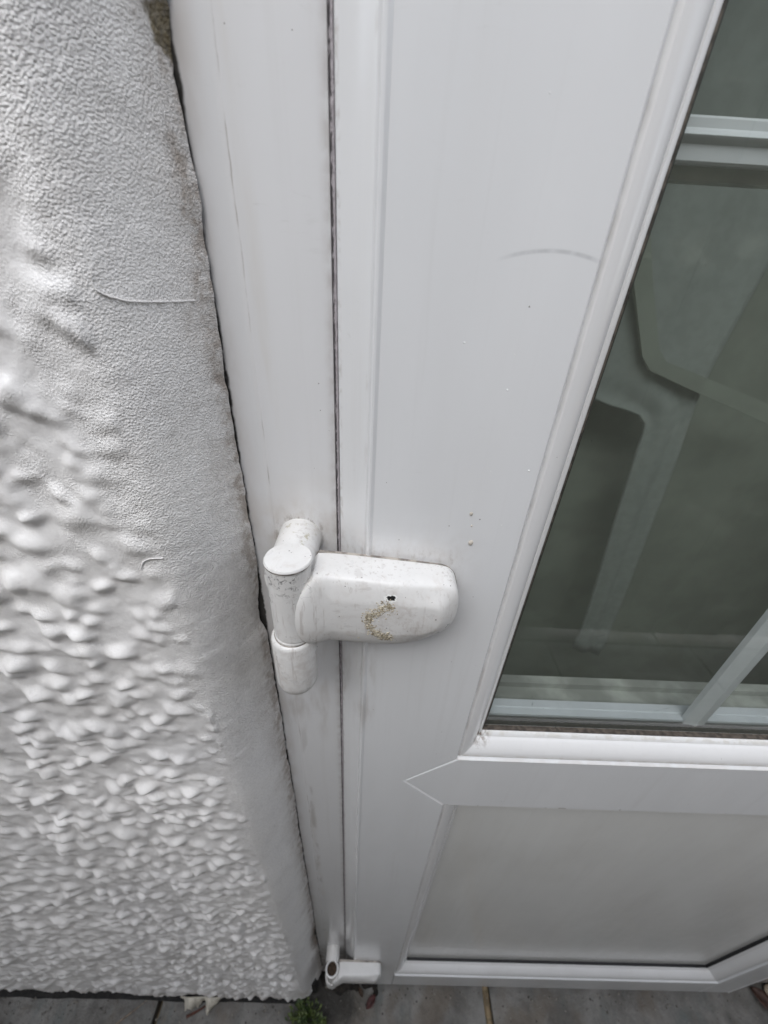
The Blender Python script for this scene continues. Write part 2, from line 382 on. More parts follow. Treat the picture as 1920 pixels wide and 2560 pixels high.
def glue_mat():
    t = NT('dried yellow glue')
    c = t.mix(t.ss(t.noise(900, 3), .35, .65), (.24, .20, .13), (.66, .60, .48))
    return t.fin(c, .35, t.bump(t.noise(1200, 3), .8, .0006), .6)
M_glue = glue_mat()
def glass_mat():
    t = NT('dirty window glass')
    tr = t.n.new('ShaderNodeBsdfTransparent'); tr.inputs[0].default_value = (.91, .93, .92, 1)
    gl = t.n.new('ShaderNodeBsdfGlossy'); gl.inputs['Roughness'].default_value = .015; gl.inputs['Color'].default_value = (1, 1, 1, 1)
    g = t.n.new('ShaderNodeNewGeometry'); dt = t.n.new('ShaderNodeVectorMath'); dt.operation = 'DOT_PRODUCT'
    t.l.new(g.outputs['Incoming'], dt.inputs[0]); t.l.new(g.outputs['Normal'], dt.inputs[1])
    cs = t.math('SUBTRACT', 1.0, t.math('ABSOLUTE', dt.outputs['Value']), clamp=True)
    fr = t.math('ADD', .075, t.mul(t.math('POWER', cs, 4.6), .9), clamp=True)      # both faces of the pane
    m1 = t.n.new('ShaderNodeMixShader'); t.l.new(fr, m1.inputs[0]); t.l.new(tr.outputs[0], m1.inputs[1]); t.l.new(gl.outputs[0], m1.inputs[2])
    df = t.n.new('ShaderNodeBsdfDiffuse'); df.inputs[0].default_value = (.60, .66, .55, 1)
    dk = t.n.new('ShaderNodeBsdfDiffuse'); dk.inputs[0].default_value = (.03, .03, .028, 1)
    smear = t.ss(t.noise(24, 6, .7, vec=t.stretch(t.pos, (.7, 1, 2.2)), dist=1.2), .50, .85)
    near = t.mul(t.ss(t.z, .005, .034), t.ss(t.z, .052, .036))
    f = t.math('ADD', .075, t.mul(smear, t.math('ADD', .05, t.mul(t.ss(t.z, -.05, .03), .10))))  # even film is painted haze brightening the pane; smear adds dirt
    m2 = t.n.new('ShaderNodeMixShader'); t.l.new(f, m2.inputs[0]); t.l.new(m1.outputs[0], m2.inputs[1]); t.l.new(df.outputs[0], m2.inputs[2])
    hairline = t.mul(t.line(t.noise(9, 2, .5, dist=.6), .5, .0012, .004), t.ss(t.noise(40, 3), .52, .66), t.band(t.z, -.31, -.20, .02))
    sp = t.mx(t.specks(70, .030, .22), t.specks(160, .045, .10), t.mul(hairline, .55))
    m3 = t.n.new('ShaderNodeMixShader'); t.l.new(t.mul(sp, .75), m3.inputs[0]); t.l.new(m2.outputs[0], m3.inputs[1]); t.l.new(dk.outputs[0], m3.inputs[2])
    t.l.new(m3.outputs[0], t.out.inputs['Surface']); t.n.remove(t.b)
    return t.m
M_glass = glass_mat()
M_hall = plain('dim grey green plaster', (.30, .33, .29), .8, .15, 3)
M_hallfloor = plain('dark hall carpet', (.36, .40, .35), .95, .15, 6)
M_reflection = plain('pale grey curtain cloth', (.178, .207, .192), .9, .06, 60)  # tone of the pale reflection shape put behind the glass
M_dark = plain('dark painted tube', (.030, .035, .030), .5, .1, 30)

# ------------------------------------------------------------------ ground
Z0 = -H
FENCE_Y = -.95; FENCE_H = 2.05
gnd = mk('ground', [(-60, -60, Z0 - .03), (60, -60, Z0 - .03), (60, 60, Z0 - .03), (-60, 60, Z0 - .03)], [(0, 1, 2, 3)], M_mortar)
gnd['kind'] = 'structure'
patio = thing('patio', None, None, (0, -.6, 0), kind='structure')
def slab(x0, x1, y0, y1):
    nx, ny = 26, 18; V = []; F = []; s = random.randint(0, 999)
    X = np.linspace(x0, x1, nx); Y = np.linspace(y0, y1, ny)
    tilt = random.uniform(-.002, .002)
    gx, gy = np.meshgrid(X, Y, indexing='ij')
    wob = vnoise(gx, gy, 14, s) * .004 - .002
    zt = Z0 + wob * .7 + tilt * (gx - x0) / (x1 - x0)
    ex = (vnoise(gx, gy, 30, s + 5) - .5) * .006
    edge = np.minimum(np.minimum(gx - x0, x1 - gx), np.minimum(gy - y0, y1 - gy)) < 1e-6
    zt = np.where(edge, zt - .004 - np.abs(ex), zt)
    gx = np.where(edge, gx + ex * .6, gx)
    V = [(gx[i, j], gy[i, j], zt[i, j]) for i in range(nx) for j in range(ny)]
    F = [(i * ny + j, (i + 1) * ny + j, (i + 1) * ny + j + 1, i * ny + j + 1) for i in range(nx - 1) for j in range(ny - 1)]
    ring = [i * ny for i in range(nx)] + [(nx - 1) * ny + j for j in range(1, ny)] + [i * ny + ny - 1 for i in range(nx - 2, -1, -1)] + [j for j in range(ny - 2, 0, -1)]
    b = len(V); V += [(V[k][0], V[k][1], Z0 - .035) for k in ring]; n = len(ring)
    F += [(ring[k], ring[(k + 1) % n], b + (k + 1) % n, b + k) for k in range(n)]
    o = mk('paving_slab', V, F, M_slab, patio, angle=50)
    return o
rows = [(.03, -.43), (-.442, -.90), (-.912, -1.37), (-1.382, -1.84)]
for r, (ya, yb) in enumerate(rows):
    if r == 0: cuts = [(-2.8, -2.242), (-2.23, -1.632), (-1.62, -1.012), (-1.0, -.404), (-.392, .272), (.288, .905), (.917, 1.52), (1.532, 2.1)]
    else:
        o = random.uniform(-.2, .2); cuts = [(-2.94 + o + k * .62, -2.94 + o + k * .62 + .608) for k in range(8)]
    for a, b in cuts: slab(a, b, yb, ya)
# tan pointing in the joint in front of the door
jn = 30; V = []; F = []
for k in range(jn):
    y = -.43 + k * .46 / (jn - 1)
    for x in (.2715, .2755, .2815, .2855):
        V.append((x + random.uniform(-.0012, .0012), y, Z0 - .004 - (.006 if x in (.2715, .2855) else 0) + random.uniform(-.0015, .0015)))
for k in range(jn - 1):
    for j in range(3): F.append((k * 4 + j, k * 4 + j + 1, k * 4 + j + 5, k * 4 + j + 4))
mk('joint_mortar', V, F, M_mortar, patio, smooth=True)

# ------------------------------------------------------------------ rendered wall
YF = -.0235
def axis_list(parts):
    out = []
    for a, b, s in parts:
        n = max(1, int(round(abs(b - a) / s))); out += list(np.linspace(a, b, n, endpoint=False))
    out.append(parts[-1][1]); return np.array(out)
def lump_field(xs, zs, edge_x, seed, sign=1):
    """height of the painted pebbles over a grid of positions along the wall (xs falling) and heights (zs)"""
    R = np.random.default_rng(seed)
    Hh = np.zeros((len(xs), len(zs)))
    xo = np.argsort(xs); xsrt = xs[xo]; zo = np.argsort(zs); zsrt = zs[zo]
    G = np.zeros((len(xs), len(zs)))
    def add(cx, cz, a, b, ang, h, p, sag):
        rr = max(a, b) * 1.25 + .007
        i0, i1 = np.searchsorted(xsrt, (cx - rr, cx + rr)); j0, j1 = np.searchsorted(zsrt, (cz - rr, cz + rr))
        if i1 <= i0 or j1 <= j0: return
        X = xsrt[i0:i1, None] - cx + WX[i0:i1, j0:j1]; Z = zsrt[None, j0:j1] - cz + WZ[i0:i1, j0:j1]
        ca, sa = math.cos(ang), math.sin(ang)
        u = (X * ca + Z * sa) / a; v = (-X * sa + Z * ca) / b
        v = np.where(Z < 0, v * sag, v)
        lob = 1 + .16 * np.sin(3 * np.arctan2(v, u) + cx * 900) + .1 * np.sin(5 * np.arctan2(v, u) + cz * 700)
        r2 = (u * u + v * v) * lob
        f = h * np.where(r2 < 1, (1 - np.clip(r2, 0, 1)) ** p, 0)
        cur = G[i0:i1, j0:j1]
        G[i0:i1, j0:j1] = (cur ** 2.4 + f ** 2.4) ** (1 / 2.4)
    x_lo, x_hi = xsrt[0], xsrt[-1]; z_lo, z_hi = zsrt[0], zsrt[-1]
    XW, ZW = np.meshgrid(xsrt, zsrt, indexing='ij')
    WX = (vnoise(XW, ZW, 62, seed + 41, 3) - .5) * .0062; WZ = (vnoise(XW, ZW, 62, seed + 51, 3) - .5) * .0055
    cell = .0136
    for i in range(int((x_hi - x_lo) / cell) + 1):
        for j in range(int((z_hi - z_lo) / cell) + 1):
            cx = x_lo + (i + R.uniform(0, 1)) * cell; cz = z_lo + (j + R.uniform(0, 1)) * cell
            e = edge_x + .016 * (R.uniform() - .5) + (.010 if cz < -.75 else 0)
            if (cx > e) if sign > 0 else (cx < e): continue
            if R.uniform() < .20: continue
            a = R.uniform(.0052, .0122); b = a * R.uniform(.55, .95)
            fade = sstep(0, .035, abs(cx - e))
            add(cx, cz, a, b, R.uniform(-.8, .8), (.0025 + .0044 * R.uniform() ** 1.3) * (.5 + .5 * fade) * (a / .011) ** .5, R.uniform(1.45, 2.3), R.uniform(.9, 1.5))
    for k in range(int((x_hi - x_lo) * (z_hi - z_lo) * 2600)):
        cx = R.uniform(x_lo, x_hi); cz = R.uniform(z_lo, z_hi)
        if (cx > edge_x - .004) if sign > 0 else (cx < edge_x + .004): continue
        a = R.uniform(.0025, .0055)
        add(cx, cz, a, a * R.uniform(.6, 1), R.uniform(-1, 1), R.uniform(.0006, .0020), 1.3, 1.1)
    far = sstep(.0, .03, (edge_x - XW) * sign)
    rd = 1 - np.abs(2 * vnoise(XW, ZW, 55, seed + 61, 3) - 1)
    G += far * ((rd ** 4) * .0011 + (vnoise(XW, ZW, 34, seed + 71, 3) - .5) * .0030)
    for _ in range(3):
        for ax in (0, 1):
            lo = np.take(G, [0] + list(range(G.shape[ax] - 1)), ax); hi = np.take(G, list(range(1, G.shape[ax])) + [G.shape[ax] - 1], ax)
            G = .5 * G + .25 * (lo + hi)
    Hh[np.ix_(xo, zo)] = G
    return Hh
def coat(prefix, xs, zs, edge_x, xin, seed, parent, sign=1, split=True):
    """painted coat: columns = rounded corner into the reveal, then the face; rows = heights"""
    A = np.linspace(math.pi / 2, 0, 30)[:-1]
    xc = xs[0]; w = xin - xc
    T = np.linspace(1, 0, 30)[:-1] ** .8; cx = list(xc + w * T); cy = list(YF + .0385 * (T ** 1.75))
    U = np.array(cx + list(xs)); Yb = np.array(cy + [YF] * len(xs))
    nC, nR = len(U), len(zs)
    x2, z2 = np.meshgrid(U, zs, indexing='ij'); y2 = np.repeat(Yb[:, None], nR, 1)
    lf = np.zeros((nC, nR)); lf[len(cx):] = lump_field(xs, zs, edge_x, seed, sign)
    inner = sstep(0, .03, np.abs(x2 - xin))                    # little relief right at the reveal
    y2 = y2 - lf
    smooth = .14 + .86 * sstep(edge_x * sign + .008, edge_x * sign - .03, x2 * sign)
    y2 -= (vnoise(x2, z2, 9, seed + 1) - .5) * .006 * inner * smooth + (vnoise(x2, z2, 38, seed + 2) - .5) * .0022 * (.2 + .8 * inner) * smooth
    y2 -= (vnoise(x2, z2, 170, seed + 3, 2) - .5) * .0007
    low = sstep(-.5, -1.1, z2)
    y2 -= low * .003 * (vnoise(x2, z2, 24, seed + 9) - .5) * inner * 2
    # the hand-trowelled edge against the frame
    k = np.array([1 - i / 29 for i in range(29)] + [0.0] * len(xs))[:, None]
    wav = (vnoise(zs * 0 + 3.3, zs, 22, seed + 5) - .5) * .005 + (vnoise(zs * 0 + 1.3, zs, 95, seed + 6, 4) - .5) * .0026
    chip = -.0035 * np.exp(-((zs + .192) / .016) ** 2) - .003 * np.exp(-((zs + .97) / .03) ** 2) - .0015 * np.exp(-((zs - .057) / .008) ** 2)
    x2 = x2 + sign * k ** 5 * (wav + chip)[None, :]
    # the ragged lower hem: short vertical shifts of the lowest rows
    base = zs.min(); hem = sstep(base + .05, base, z2)
    z2 = z2 + hem * ((vnoise(x2, x2 * 0, 60, seed + 7, 4) - .5) * .020 - .02 * np.clip((x2 + .7) / .6, 0, 1) * (1 if sign > 0 else 0))
    y2 = y2 + hem * .004 - sstep(base + .02, base, z2) * (vnoise(x2, z2, 90, seed + 8) - .6) * .010
    # scoop out the fallen plaster
    if sign > 0:
        d = np.sqrt((x2 + .0716) ** 2 + ((z2 - .060) * .42) ** 2) + (vnoise(x2, z2, 200, 77) - .5) * .002
        y2 += sstep(.0038, .0026, d) * .002
    P = np.stack([x2, y2, z2], -1)
    # smooth normals of the whole coat so that its two parts join without a seam
    du = np.gradient(P, axis=0); dv = np.gradient(P, axis=1); N = np.cross(du, dv); N /= np.linalg.norm(N, axis=-1, keepdims=True) + 1e-12
    if N[nC // 2, nR // 2, 1] > 0: N = -N
    off = rootloc(parent)
    def patch(name, c0, c1, kind=None):
        p = P[c0:c1]; n = N[c0:c1]; m = c1 - c0
        me = bpy.data.meshes.new(name); nv = m * nR
        co = (p + np.array([-off.x, -off.y, H - off.z])).reshape(-1, 3)
        i, j = np.meshgrid(np.arange(m - 1), np.arange(nR - 1), indexing='ij'); a = (i * nR + j).ravel()
        q = np.stack([a, a + nR, a + nR + 1, a + 1], 1)
        # orient the faces outward (-y)
        e1 = co[q[len(q) // 2, 1]] - co[q[len(q) // 2, 0]]; e2 = co[q[len(q) // 2, 3]] - co[q[len(q) // 2, 0]]
        if np.cross(e1, e2)[1] > 0: q = q[:, ::-1]
        me.vertices.add(nv); me.vertices.foreach_set('co', co.ravel())
        me.loops.add(q.size); me.loops.foreach_set('vertex_index', q.ravel().astype(np.int32))
        me.polygons.add(len(q)); me.polygons.foreach_set('loop_start', np.arange(0, q.size, 4, dtype=np.int32))
        me.update(calc_edges=True); me.polygons.foreach_set('use_smooth', np.ones(len(q), bool))
        me.normals_split_custom_set_from_vertices(n.reshape(-1, 3))
        o = link_mesh(name, me, M_wall, parent)
        if kind: o['kind'] = kind
        return o
    ib = int(np.argmin(np.abs(U - (edge_x + sign * .001))))
    patch('smooth_band', 0, ib + 1); patch('pebbledash', ib, nC, 'stuff')
    return P, len(cx), U
wall = thing('rendered_wall', 'white painted pebbledash wall with a smooth trowelled band beside the door', 'wall', (-.8, 0, 0))
xs = axis_list([(-.1010, -.30, .00125), (-.30, -.90, .0026), (-.90, -1.6, .008), (-1.6, -2.8, .011)])
zs = axis_list([(-1.252, -.42, .0021), (-.42, .09, .0012), (.09, .40, .004), (.40, 1.2, .007)])
P_l, nc_l, U_l = coat('left', xs, zs, -.1030, -.0712, 3, wall)
box('plinth', (-2.8, -.012, Z0 - .03), (-.080, .3, -1.20), M_base, wall)
box('wall_core', (-2.8, .024, -1.2), (-.1005, .3, 1.2), M_base, wall)
wall2 = thing('rendered_wall', 'white painted pebbledash wall on the latch side of the door', 'wall', (1.3, 0, 0))
coat('right', axis_list([(.936, 1.9, .007)]), axis_list([(-1.252, 1.2, .008)]), .94, .906, 9, wall2, sign=-1)
box('plinth', (.915, -.012, Z0 - .03), (1.9, .3, -1.20), M_base, wall2)
box('wall_core', (.936, .024, -1.2), (1.9, .3, 1.2), M_base, wall2)

# flake of paint hanging off the hem, bristles left in the paint
def wall_y(x, z):
    i = int(np.argmin(np.abs(P_l[:, len(zs) // 2, 0] - x))); j = int(np.argmin(np.abs(zs - z))); return float(P_l[i, j, 1])
V = []; F = []; n = 46
for i in range(n):
    x = -.352 + i * .0018; e = min(1, i / 6, (n - 1 - i) / 6)
    l = .004 + e * (.004 + .022 * max(0, float(vnoise(np.array([x]), np.array([0.]), 75, 4)[0]) - .2))
    for k, (f, o) in enumerate([(0, .0), (.4, .006), (.75, .010), (1, .015)]):
        V.append((x + random.uniform(-.0005, .0005), -.024 - o * e * (.15 + 1.9 * max(0, float(vnoise(np.array([x]), np.array([2.]), 95, 8)[0]) - .22)), -1.262 - l * f))
for i in range(n - 1):
    for k in range(3): F.append((i * 4 + k, (i + 1) * 4 + k, (i + 1) * 4 + k + 1, i * 4 + k + 1))
o = mk('paint_flake', V, F, plain('peeling cream paint', (.50, .47, .40), .6, .2, 80), wall, smooth=True)
so = o.modifiers.new('thick', 'SOLIDIFY'); so.thickness = .0016
def tube(name, pts, rad, mat, parent=None, n=7):
    rows = []
    for i, p in enumerate(pts):
        p = Vector(p); q = Vector(pts[min(i + 1, len(pts) - 1)]); w = Vector(pts[max(i - 1, 0)]); t = (q - w).normalized()
        a = t.cross(Vector((0, 1, .2))).normalized(); b = t.cross(a); r = rad[i] if isinstance(rad, (list, tuple)) else rad
        rows.append([tuple(p + a * r * math.cos(2 * math.pi * k / n) + b * r * math.sin(2 * math.pi * k / n)) for k in range(n)])
    return loft(name, rows, mat, parent, angle=80)
M_brist = plain('paint coated bristle', (.72, .71, .70), .4, .03)
def curve_pts(ctrl, n=24):
    ctrl = [Vector(c) for c in ctrl]; out = []
    c = [ctrl[0] * 2 - ctrl[1]] + ctrl + [ctrl[-1] * 2 - ctrl[-2]]
    for i in range(1, len(c) - 2):
        for k in range(n):
            t = k / n
            out.append(.5 * ((2 * c[i]) + (c[i + 1] - c[i - 1]) * t + (2 * c[i - 1] - 5 * c[i] + 4 * c[i + 1] - c[i + 2]) * t * t + (-c[i - 1] + 3 * c[i] - 3 * c[i + 1] + c[i + 2]) * t ** 3))
    out.append(ctrl[-1]); return out
k_ = 1920 / 1659
def onY(px, py, y=0.0):
    c = np.array([(px * k_ - 960) / F_PX, (py * k_ - 1280) / F_PX, 1.0]); r = Mwc.T @ c; t = (y + .165) / r[1]
    return t * r[0], t * r[2]
def hair(pts, rad, fade):
    p = curve_pts([(onY(a, b, -.0235)[0], 0, onY(a, b, -.0235)[1]) for a, b in pts], 10)
    tube('bristle', [(q.x, wall_y(q.x, q.z) - .0003, q.z) for q in p], [rad * (.15 + .85 * min(1, i / fade)) for i in range(len(p))], M_brist, wall)
hair([(186, 570), (195, 622), (240, 651), (290, 659), (337, 661)], .00040, 16)
hair([(305, 1231), (310, 1214), (326, 1207), (352, 1206)], .00034, 6)

# ------------------------------------------------------------------ door frame
frame = thing('door_frame', 'grimy white plastic door frame between the pebbledash wall and the door', 'door frame', (.39, .04, 0))
def extr_z(name, prof, z0, z1, mat, parent, angle=28):
    return loft(name, [[(x, y, z) for x, y in prof] for z in (z0, z1)], mat, parent, angle=angle)
ZT = .77
extr_z('jamb', [(-.0995, .024), (-.0995, .0175), (-.0605, .0168), (-.0588, .0166), (-.0582, .0162), (-.0572, .0160), (-.0232, .0160), (-.0226, .0162), (-.0223, .0170), (-.0223, .060), (-.0995, .060)], Z0 + .006, ZT + .10, M_jamb, frame)
extr_z('gasket', [(-.0222, .024), (-.0222, .0163), (-.0218, .0156), (-.0213, .0151), (-.0208, .0149), (-.02045, .0152), (-.0204, .024)], Z0 + .03, ZT, M_gasket, frame)
extr_z('jamb', [(.934, .024), (.934, .0170), (.890, .0162), (.838, .0160), (.836, .0182), (.836, .060), (.934, .060)], Z0 + .006, ZT + .10, M_jamb, frame)
box('head', (-.0228, .016, ZT + .004), (.8358, .060, ZT + .099), M_jamb, frame, .002)
box('threshold', (-.0226, .020, Z0 + .0075), (.8356, .062, Z0 + .0135), plain('grey threshold strip', (.18, .18, .17), .4, .2), frame, .001)

# ------------------------------------------------------------------ door
door = thing('front_door', 'white plastic front door with glazed top half and flat lower panel', 'door', (.397, .03, 0))
ZB = -1.2705
X0, X1 = -.0193, .8145
XL, XR = .0774, .7335
ZG0, ZG1 = -.3414, .66         # glazed opening
ZP1, ZP0 = -.4280, -1.1850     # panel opening
XT = .0359; ZM = -.3820
def stile_rows(sgn):
    edge = [(-.0202, .030), (-.0202, .0145), (-.0199, .0135), (-.0188, .0122), (-.0165, .0103), (-.0142, .0082), (-.0115, .0062), (-.0088, .0046), (-.0070, .0037), (-.0062, .0032), (-.0057, .0022), (-.0053, .0008), (-.0049, -.0004), (-.0043, -.0010), (-.0034, -.0010), (-.0026, -.0005), (-.0018, .0)]
    rows = []
    for z, xr in ((ZB, XL), (ZP1, XL), (ZM, XT), (ZG0, XL), (ZT, XL)):
        xr -= .0005
        row = edge + [(xr - .0016, 0), (xr - .0004, .0012), (xr, .0022), (xr, .008)]
        if z in (ZB, ZT): pass
        row = row + [(xr, .030)]
        rows.append([((x if sgn > 0 else X0 + X1 - x * (1 if x < 0 else (X1 - XR) / (XL - X0 + 0.0)) if False else (x if sgn > 0 else X0 + X1 - x)), y, z) for x, y in row])
    return rows
loft('stile', stile_rows(1), M_stile, door, angle=22)
# latch-side stile: same section, a little narrower
def stile_r():
    edge = [(.8145, .030), (.8145, .0135), (.814, .0118), (.8125, .0096), (.8098, .0073), (.8062, .0054), (.8028, .0041), (.8005, .0036), (.7995, .0034), (.7990, .0012), (.7986, -.0003), (.7979, -.0007), (.7972, -.0003), (.7965, 0)]
    rows = []
    for z, xr in ((ZB, XR), (ZP1, XR), (ZM, XR + .040), (ZG0, XR), (ZT, XR)):
        xr += .0005
        rows.append([(x, y, z) for x, y in edge + [(xr + .0009, 0), (xr + .0002, .0007), (xr, .0012), (xr, .008), (xr, .030)]])
    return rows
loft('stile', stile_r(), M_stile, door, angle=22)
def rail(name, ends, mat, lip=0.0):
    rows = []
    for x, zl, zh in ends:
        b = .0013 if zh - zl > .004 else 0; c = .0004 if b else 0
        rows.append([(x, .030, zh), (x, .008, zh), (x, .0022, zh), (x, .0012, zh - c), (x, 0, zh - b), (x, 0, zl + b), (x, .0012, zl + c), (x, .0022, zl), (x, .008, zl), (x, .030, zl)])
    return loft(name, rows, mat, door, angle=22)
rail('mid_rail', [(XT + .0008, ZM - .00035, ZM + .00035), (XT + .0022, ZM - .0018, ZM + .0018), (XL + .0001, ZP1 + .0002, ZG0 - .0001), (XR - .0001, ZP1 + .0002, ZG0 - .0001), (XR + .0378, ZM - .0018, ZM + .0018), (XR + .0392, ZM - .00035, ZM + .00035)], M_rail)
rail('bottom_rail', [(XL + .0001, ZB, ZP0), (XR - .0001, ZB, ZP0)], M_rail)
rail('top_rail', [(XL + .0001, ZG1, ZT), (XR - .0001, ZG1, ZT)], M_rail)
# beads: section as (distance into the opening, depth)
BP = [(-.0002, .020), (-.0002, .0030), (.0008, .0022), (.0020, .0018), (.0040, .0021), (.0070, .0033), (.0100, .0052), (.0125, .0076), (.0142, .0099), (.0149, .0112), (.0152, .0119), (.0155, .0117), (.0159, .0113), (.0174, .0121), (.0186, .0132), (.0190, .0142), (.0190, .0215)]
def beads(name, x0, x1, z0, z1, prof, mat, g=.00012, which='LRTB', pn=None):
    for w in which:
        rows = [[], []]
        for d, y in prof:
            if w == 'L': a, b = (x0 + d, y, z0 + d + g), (x0 + d, y, z1 - d - g)
            if w == 'R': a, b = (x1 - d, y, z0 + d + g), (x1 - d, y, z1 - d - g)
            if w == 'B': a, b = (x0 + d + g, y, z0 + d), (x1 - d - g, y, z0 + d)
            if w == 'T': a, b = (x0 + d + g, y, z1 - d), (x1 - d - g, y, z1 - d)
            rows[0].append(a); rows[1].append(b)
        loft(name, rows, mat, door, angle=26)
beads('glazing_bead', XL, XR, ZG0, ZG1, BP, M_bead)
PB = [(d * 1.2, y * 1.35 if y < .016 else .0275) for d, y in BP]
beads('panel_bead', XL, XR, ZP0, ZP1, PB, M_bead, which='LT')
PB2 = [(d * 1.2, min(y * 1.25, .0166) if y < .016 else .0275) for d, y in BP]
beads('panel_bead', XL, XR, ZP0, ZP1, PB2, M_bead, which='RB')
def ring(name, x0, x1, z0, z1, d0, d1, y0, y1, mat):
    """a rectangular ring lying in the opening, d0..d1 in from its edge, y0 front to y1 back"""
    V = []
    for y in (y0, y1):
        for d in (d0, d1):
            V += [(x0 + d, y, z0 + d), (x1 - d, y, z0 + d), (x1 - d, y, z1 - d), (x0 + d, y, z1 - d)]
    F = []
    for k in range(4):
        j = (k + 1) % 4
        F += [(k, j, 4 + j, 4 + k), (8 + k, 8 + j, 12 + j, 12 + k), (4 + k, 4 + j, 12 + j, 12 + k), (k, j, 8 + j, 8 + k)]
    return mk(name, V, F, mat, door)
ring('glazing_gasket', XL, XR, ZG0, ZG1, .0145, .0204, .0148, .0186, M_rubber)
ring('edge_tape', XL, XR, ZG0, ZG1, .0150, .0236, .0196, .0230, M_black)
ring('spacer_bar', XL, XR, ZG0 + .006, ZG1, .0150, .0232, .0236, .0360, M_spacer)
loft('spacer_bar', [[(x, y, ZG0 + d) for y, d in ((.0236, .012), (.0236, .0262), (.0240, .0268), (.0290, .0284), (.0294, .0296), (.0300, .0300), (.0366, .0300), (.0370, .0294), (.0370, .012))] for x in (XL + .0234, XR - .0234)], M_spacer, door, angle=30)
gl = mk('glass_pane', [(XL + .012, .0188, ZG0 + .012), (XR - .012, .0188, ZG0 + .012), (XR - .012, .0188, ZG1 - .012), (XL + .012, .0188, ZG1 - .012)], [(0, 1, 2, 3)], M_glass, door)
def hbar(z, x0=XL + .020, x1=XR - .020):
    pr = [(.0290, z + .0064), (.0262, z + .0064), (.0255, z + .0056), (.0255, z + .0030), (.0238, z + .0016), (.0234, z + .0008), (.0238, z + .0001), (.0255, z - .0012), (.0258, z - .0058), (.0265, z - .0066), (.0290, z - .0066)]
    loft('glazing_bar', [[(x, y, zz) for y, zz in pr] for x in (x0, x1)], M_bar, door, angle=35)
    pr = [(.0345, z - .0045), (.0315, z - .0050), (.0310, z - .0085), (.0315, z - .0105), (.0345, z - .0110)]  # added strip drawn for the bar's reflection in the inner pane
    loft('bar_reflection', [[(x, y, zz) for y, zz in pr] for x in (x0, x1)], M_inner, door, angle=35)
for z in (.0470, .355): hbar(z)
for x in (.2800, .5200):
    pr = [(x - .0095, .0300), (x - .0095, .0262), (x - .0082, .0252), (x - .0030, .0248), (x, .0238), (x + .0030, .0248), (x + .0082, .0252), (x + .0095, .0262), (x + .0095, .0300)]
    pr = [(a, b - .0035) for a, b in pr]
    loft('glazing_bar', [[(a, b, z) for a, b in pr] for z in (ZG0 + .0262, .0400)], M_bar, door, angle=35)
# inner half of the glazed frame seen through the pane
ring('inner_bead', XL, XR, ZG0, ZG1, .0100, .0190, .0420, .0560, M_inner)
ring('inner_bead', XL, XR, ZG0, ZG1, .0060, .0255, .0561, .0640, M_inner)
box('panel', (XL + .004, .0212, ZP0 + .004), (XR - .004, .0300, ZP1 + .004), M_panel, door)
box('panel_gasket', (XL + .0232, .0168, ZP0 + .010), (XR - .0233, .0211, ZP0 + .0236), M_black, door)
box('panel_gasket', (XR - .0236, .0168, ZP0 + .0238), (XR - .010, .0211, ZP1 - .02), M_black, door)
# core behind the visible faces
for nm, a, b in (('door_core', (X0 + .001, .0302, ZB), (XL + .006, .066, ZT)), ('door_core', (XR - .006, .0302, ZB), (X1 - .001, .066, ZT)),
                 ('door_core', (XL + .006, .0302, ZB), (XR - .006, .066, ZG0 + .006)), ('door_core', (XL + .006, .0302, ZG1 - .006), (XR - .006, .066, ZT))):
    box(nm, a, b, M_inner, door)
# dried drips of paint on the stile
M_drip = plain('white paint drip', (.84, .85, .85), .25, .02); M_blob = plain('beige blob', (.52, .48, .42), .5, .1)
def drop(name, x, z, r, mat, asp=1.0, y=0):
    rows = []
    for r_, h in ((1, 0), (.9, .35), (.55, .72), (.1, .85)):
        rows.append([(x + r * r_ * math.cos(2 * math.pi * k / 10), y - r * .75 * h, z + asp * r * r_ * math.sin(2 * math.pi * k / 10) - h * r * .2) for k in range(10)])
    return loft(name, rows, mat, door, angle=80)
k_ = 1920 / 1659
def onY(px, py, y=0.0):
    c = np.array([(px * k_ - 960) / F_PX, (py * k_ - 1280) / F_PX, 1.0]); r = Mwc.T @ c; t = (y + .165) / r[1]
    return t * r[0], t * r[2]
for px, py, r in ((1003, 740, .00045), (1112, 766, .0003), (1096, 843, .00045), (1142, 1017, .00055), (1060, 1018, .0003), (1188, 200, .0003), (1021, 1062, .00022), (1083, 1135, .0004), (869, 470, .0002)):
    x, z = onY(px, py); drop('paint_drip', x, z, r * .8, M_drip, 1.3)
for px, py, r in ((1018, 1110, .0009), (1017, 1172, .0013), (1019, 1136, .0005)):
    x, z = onY(px, py); drop('dirt_blob', x, z, r, M_blob, 1.3)

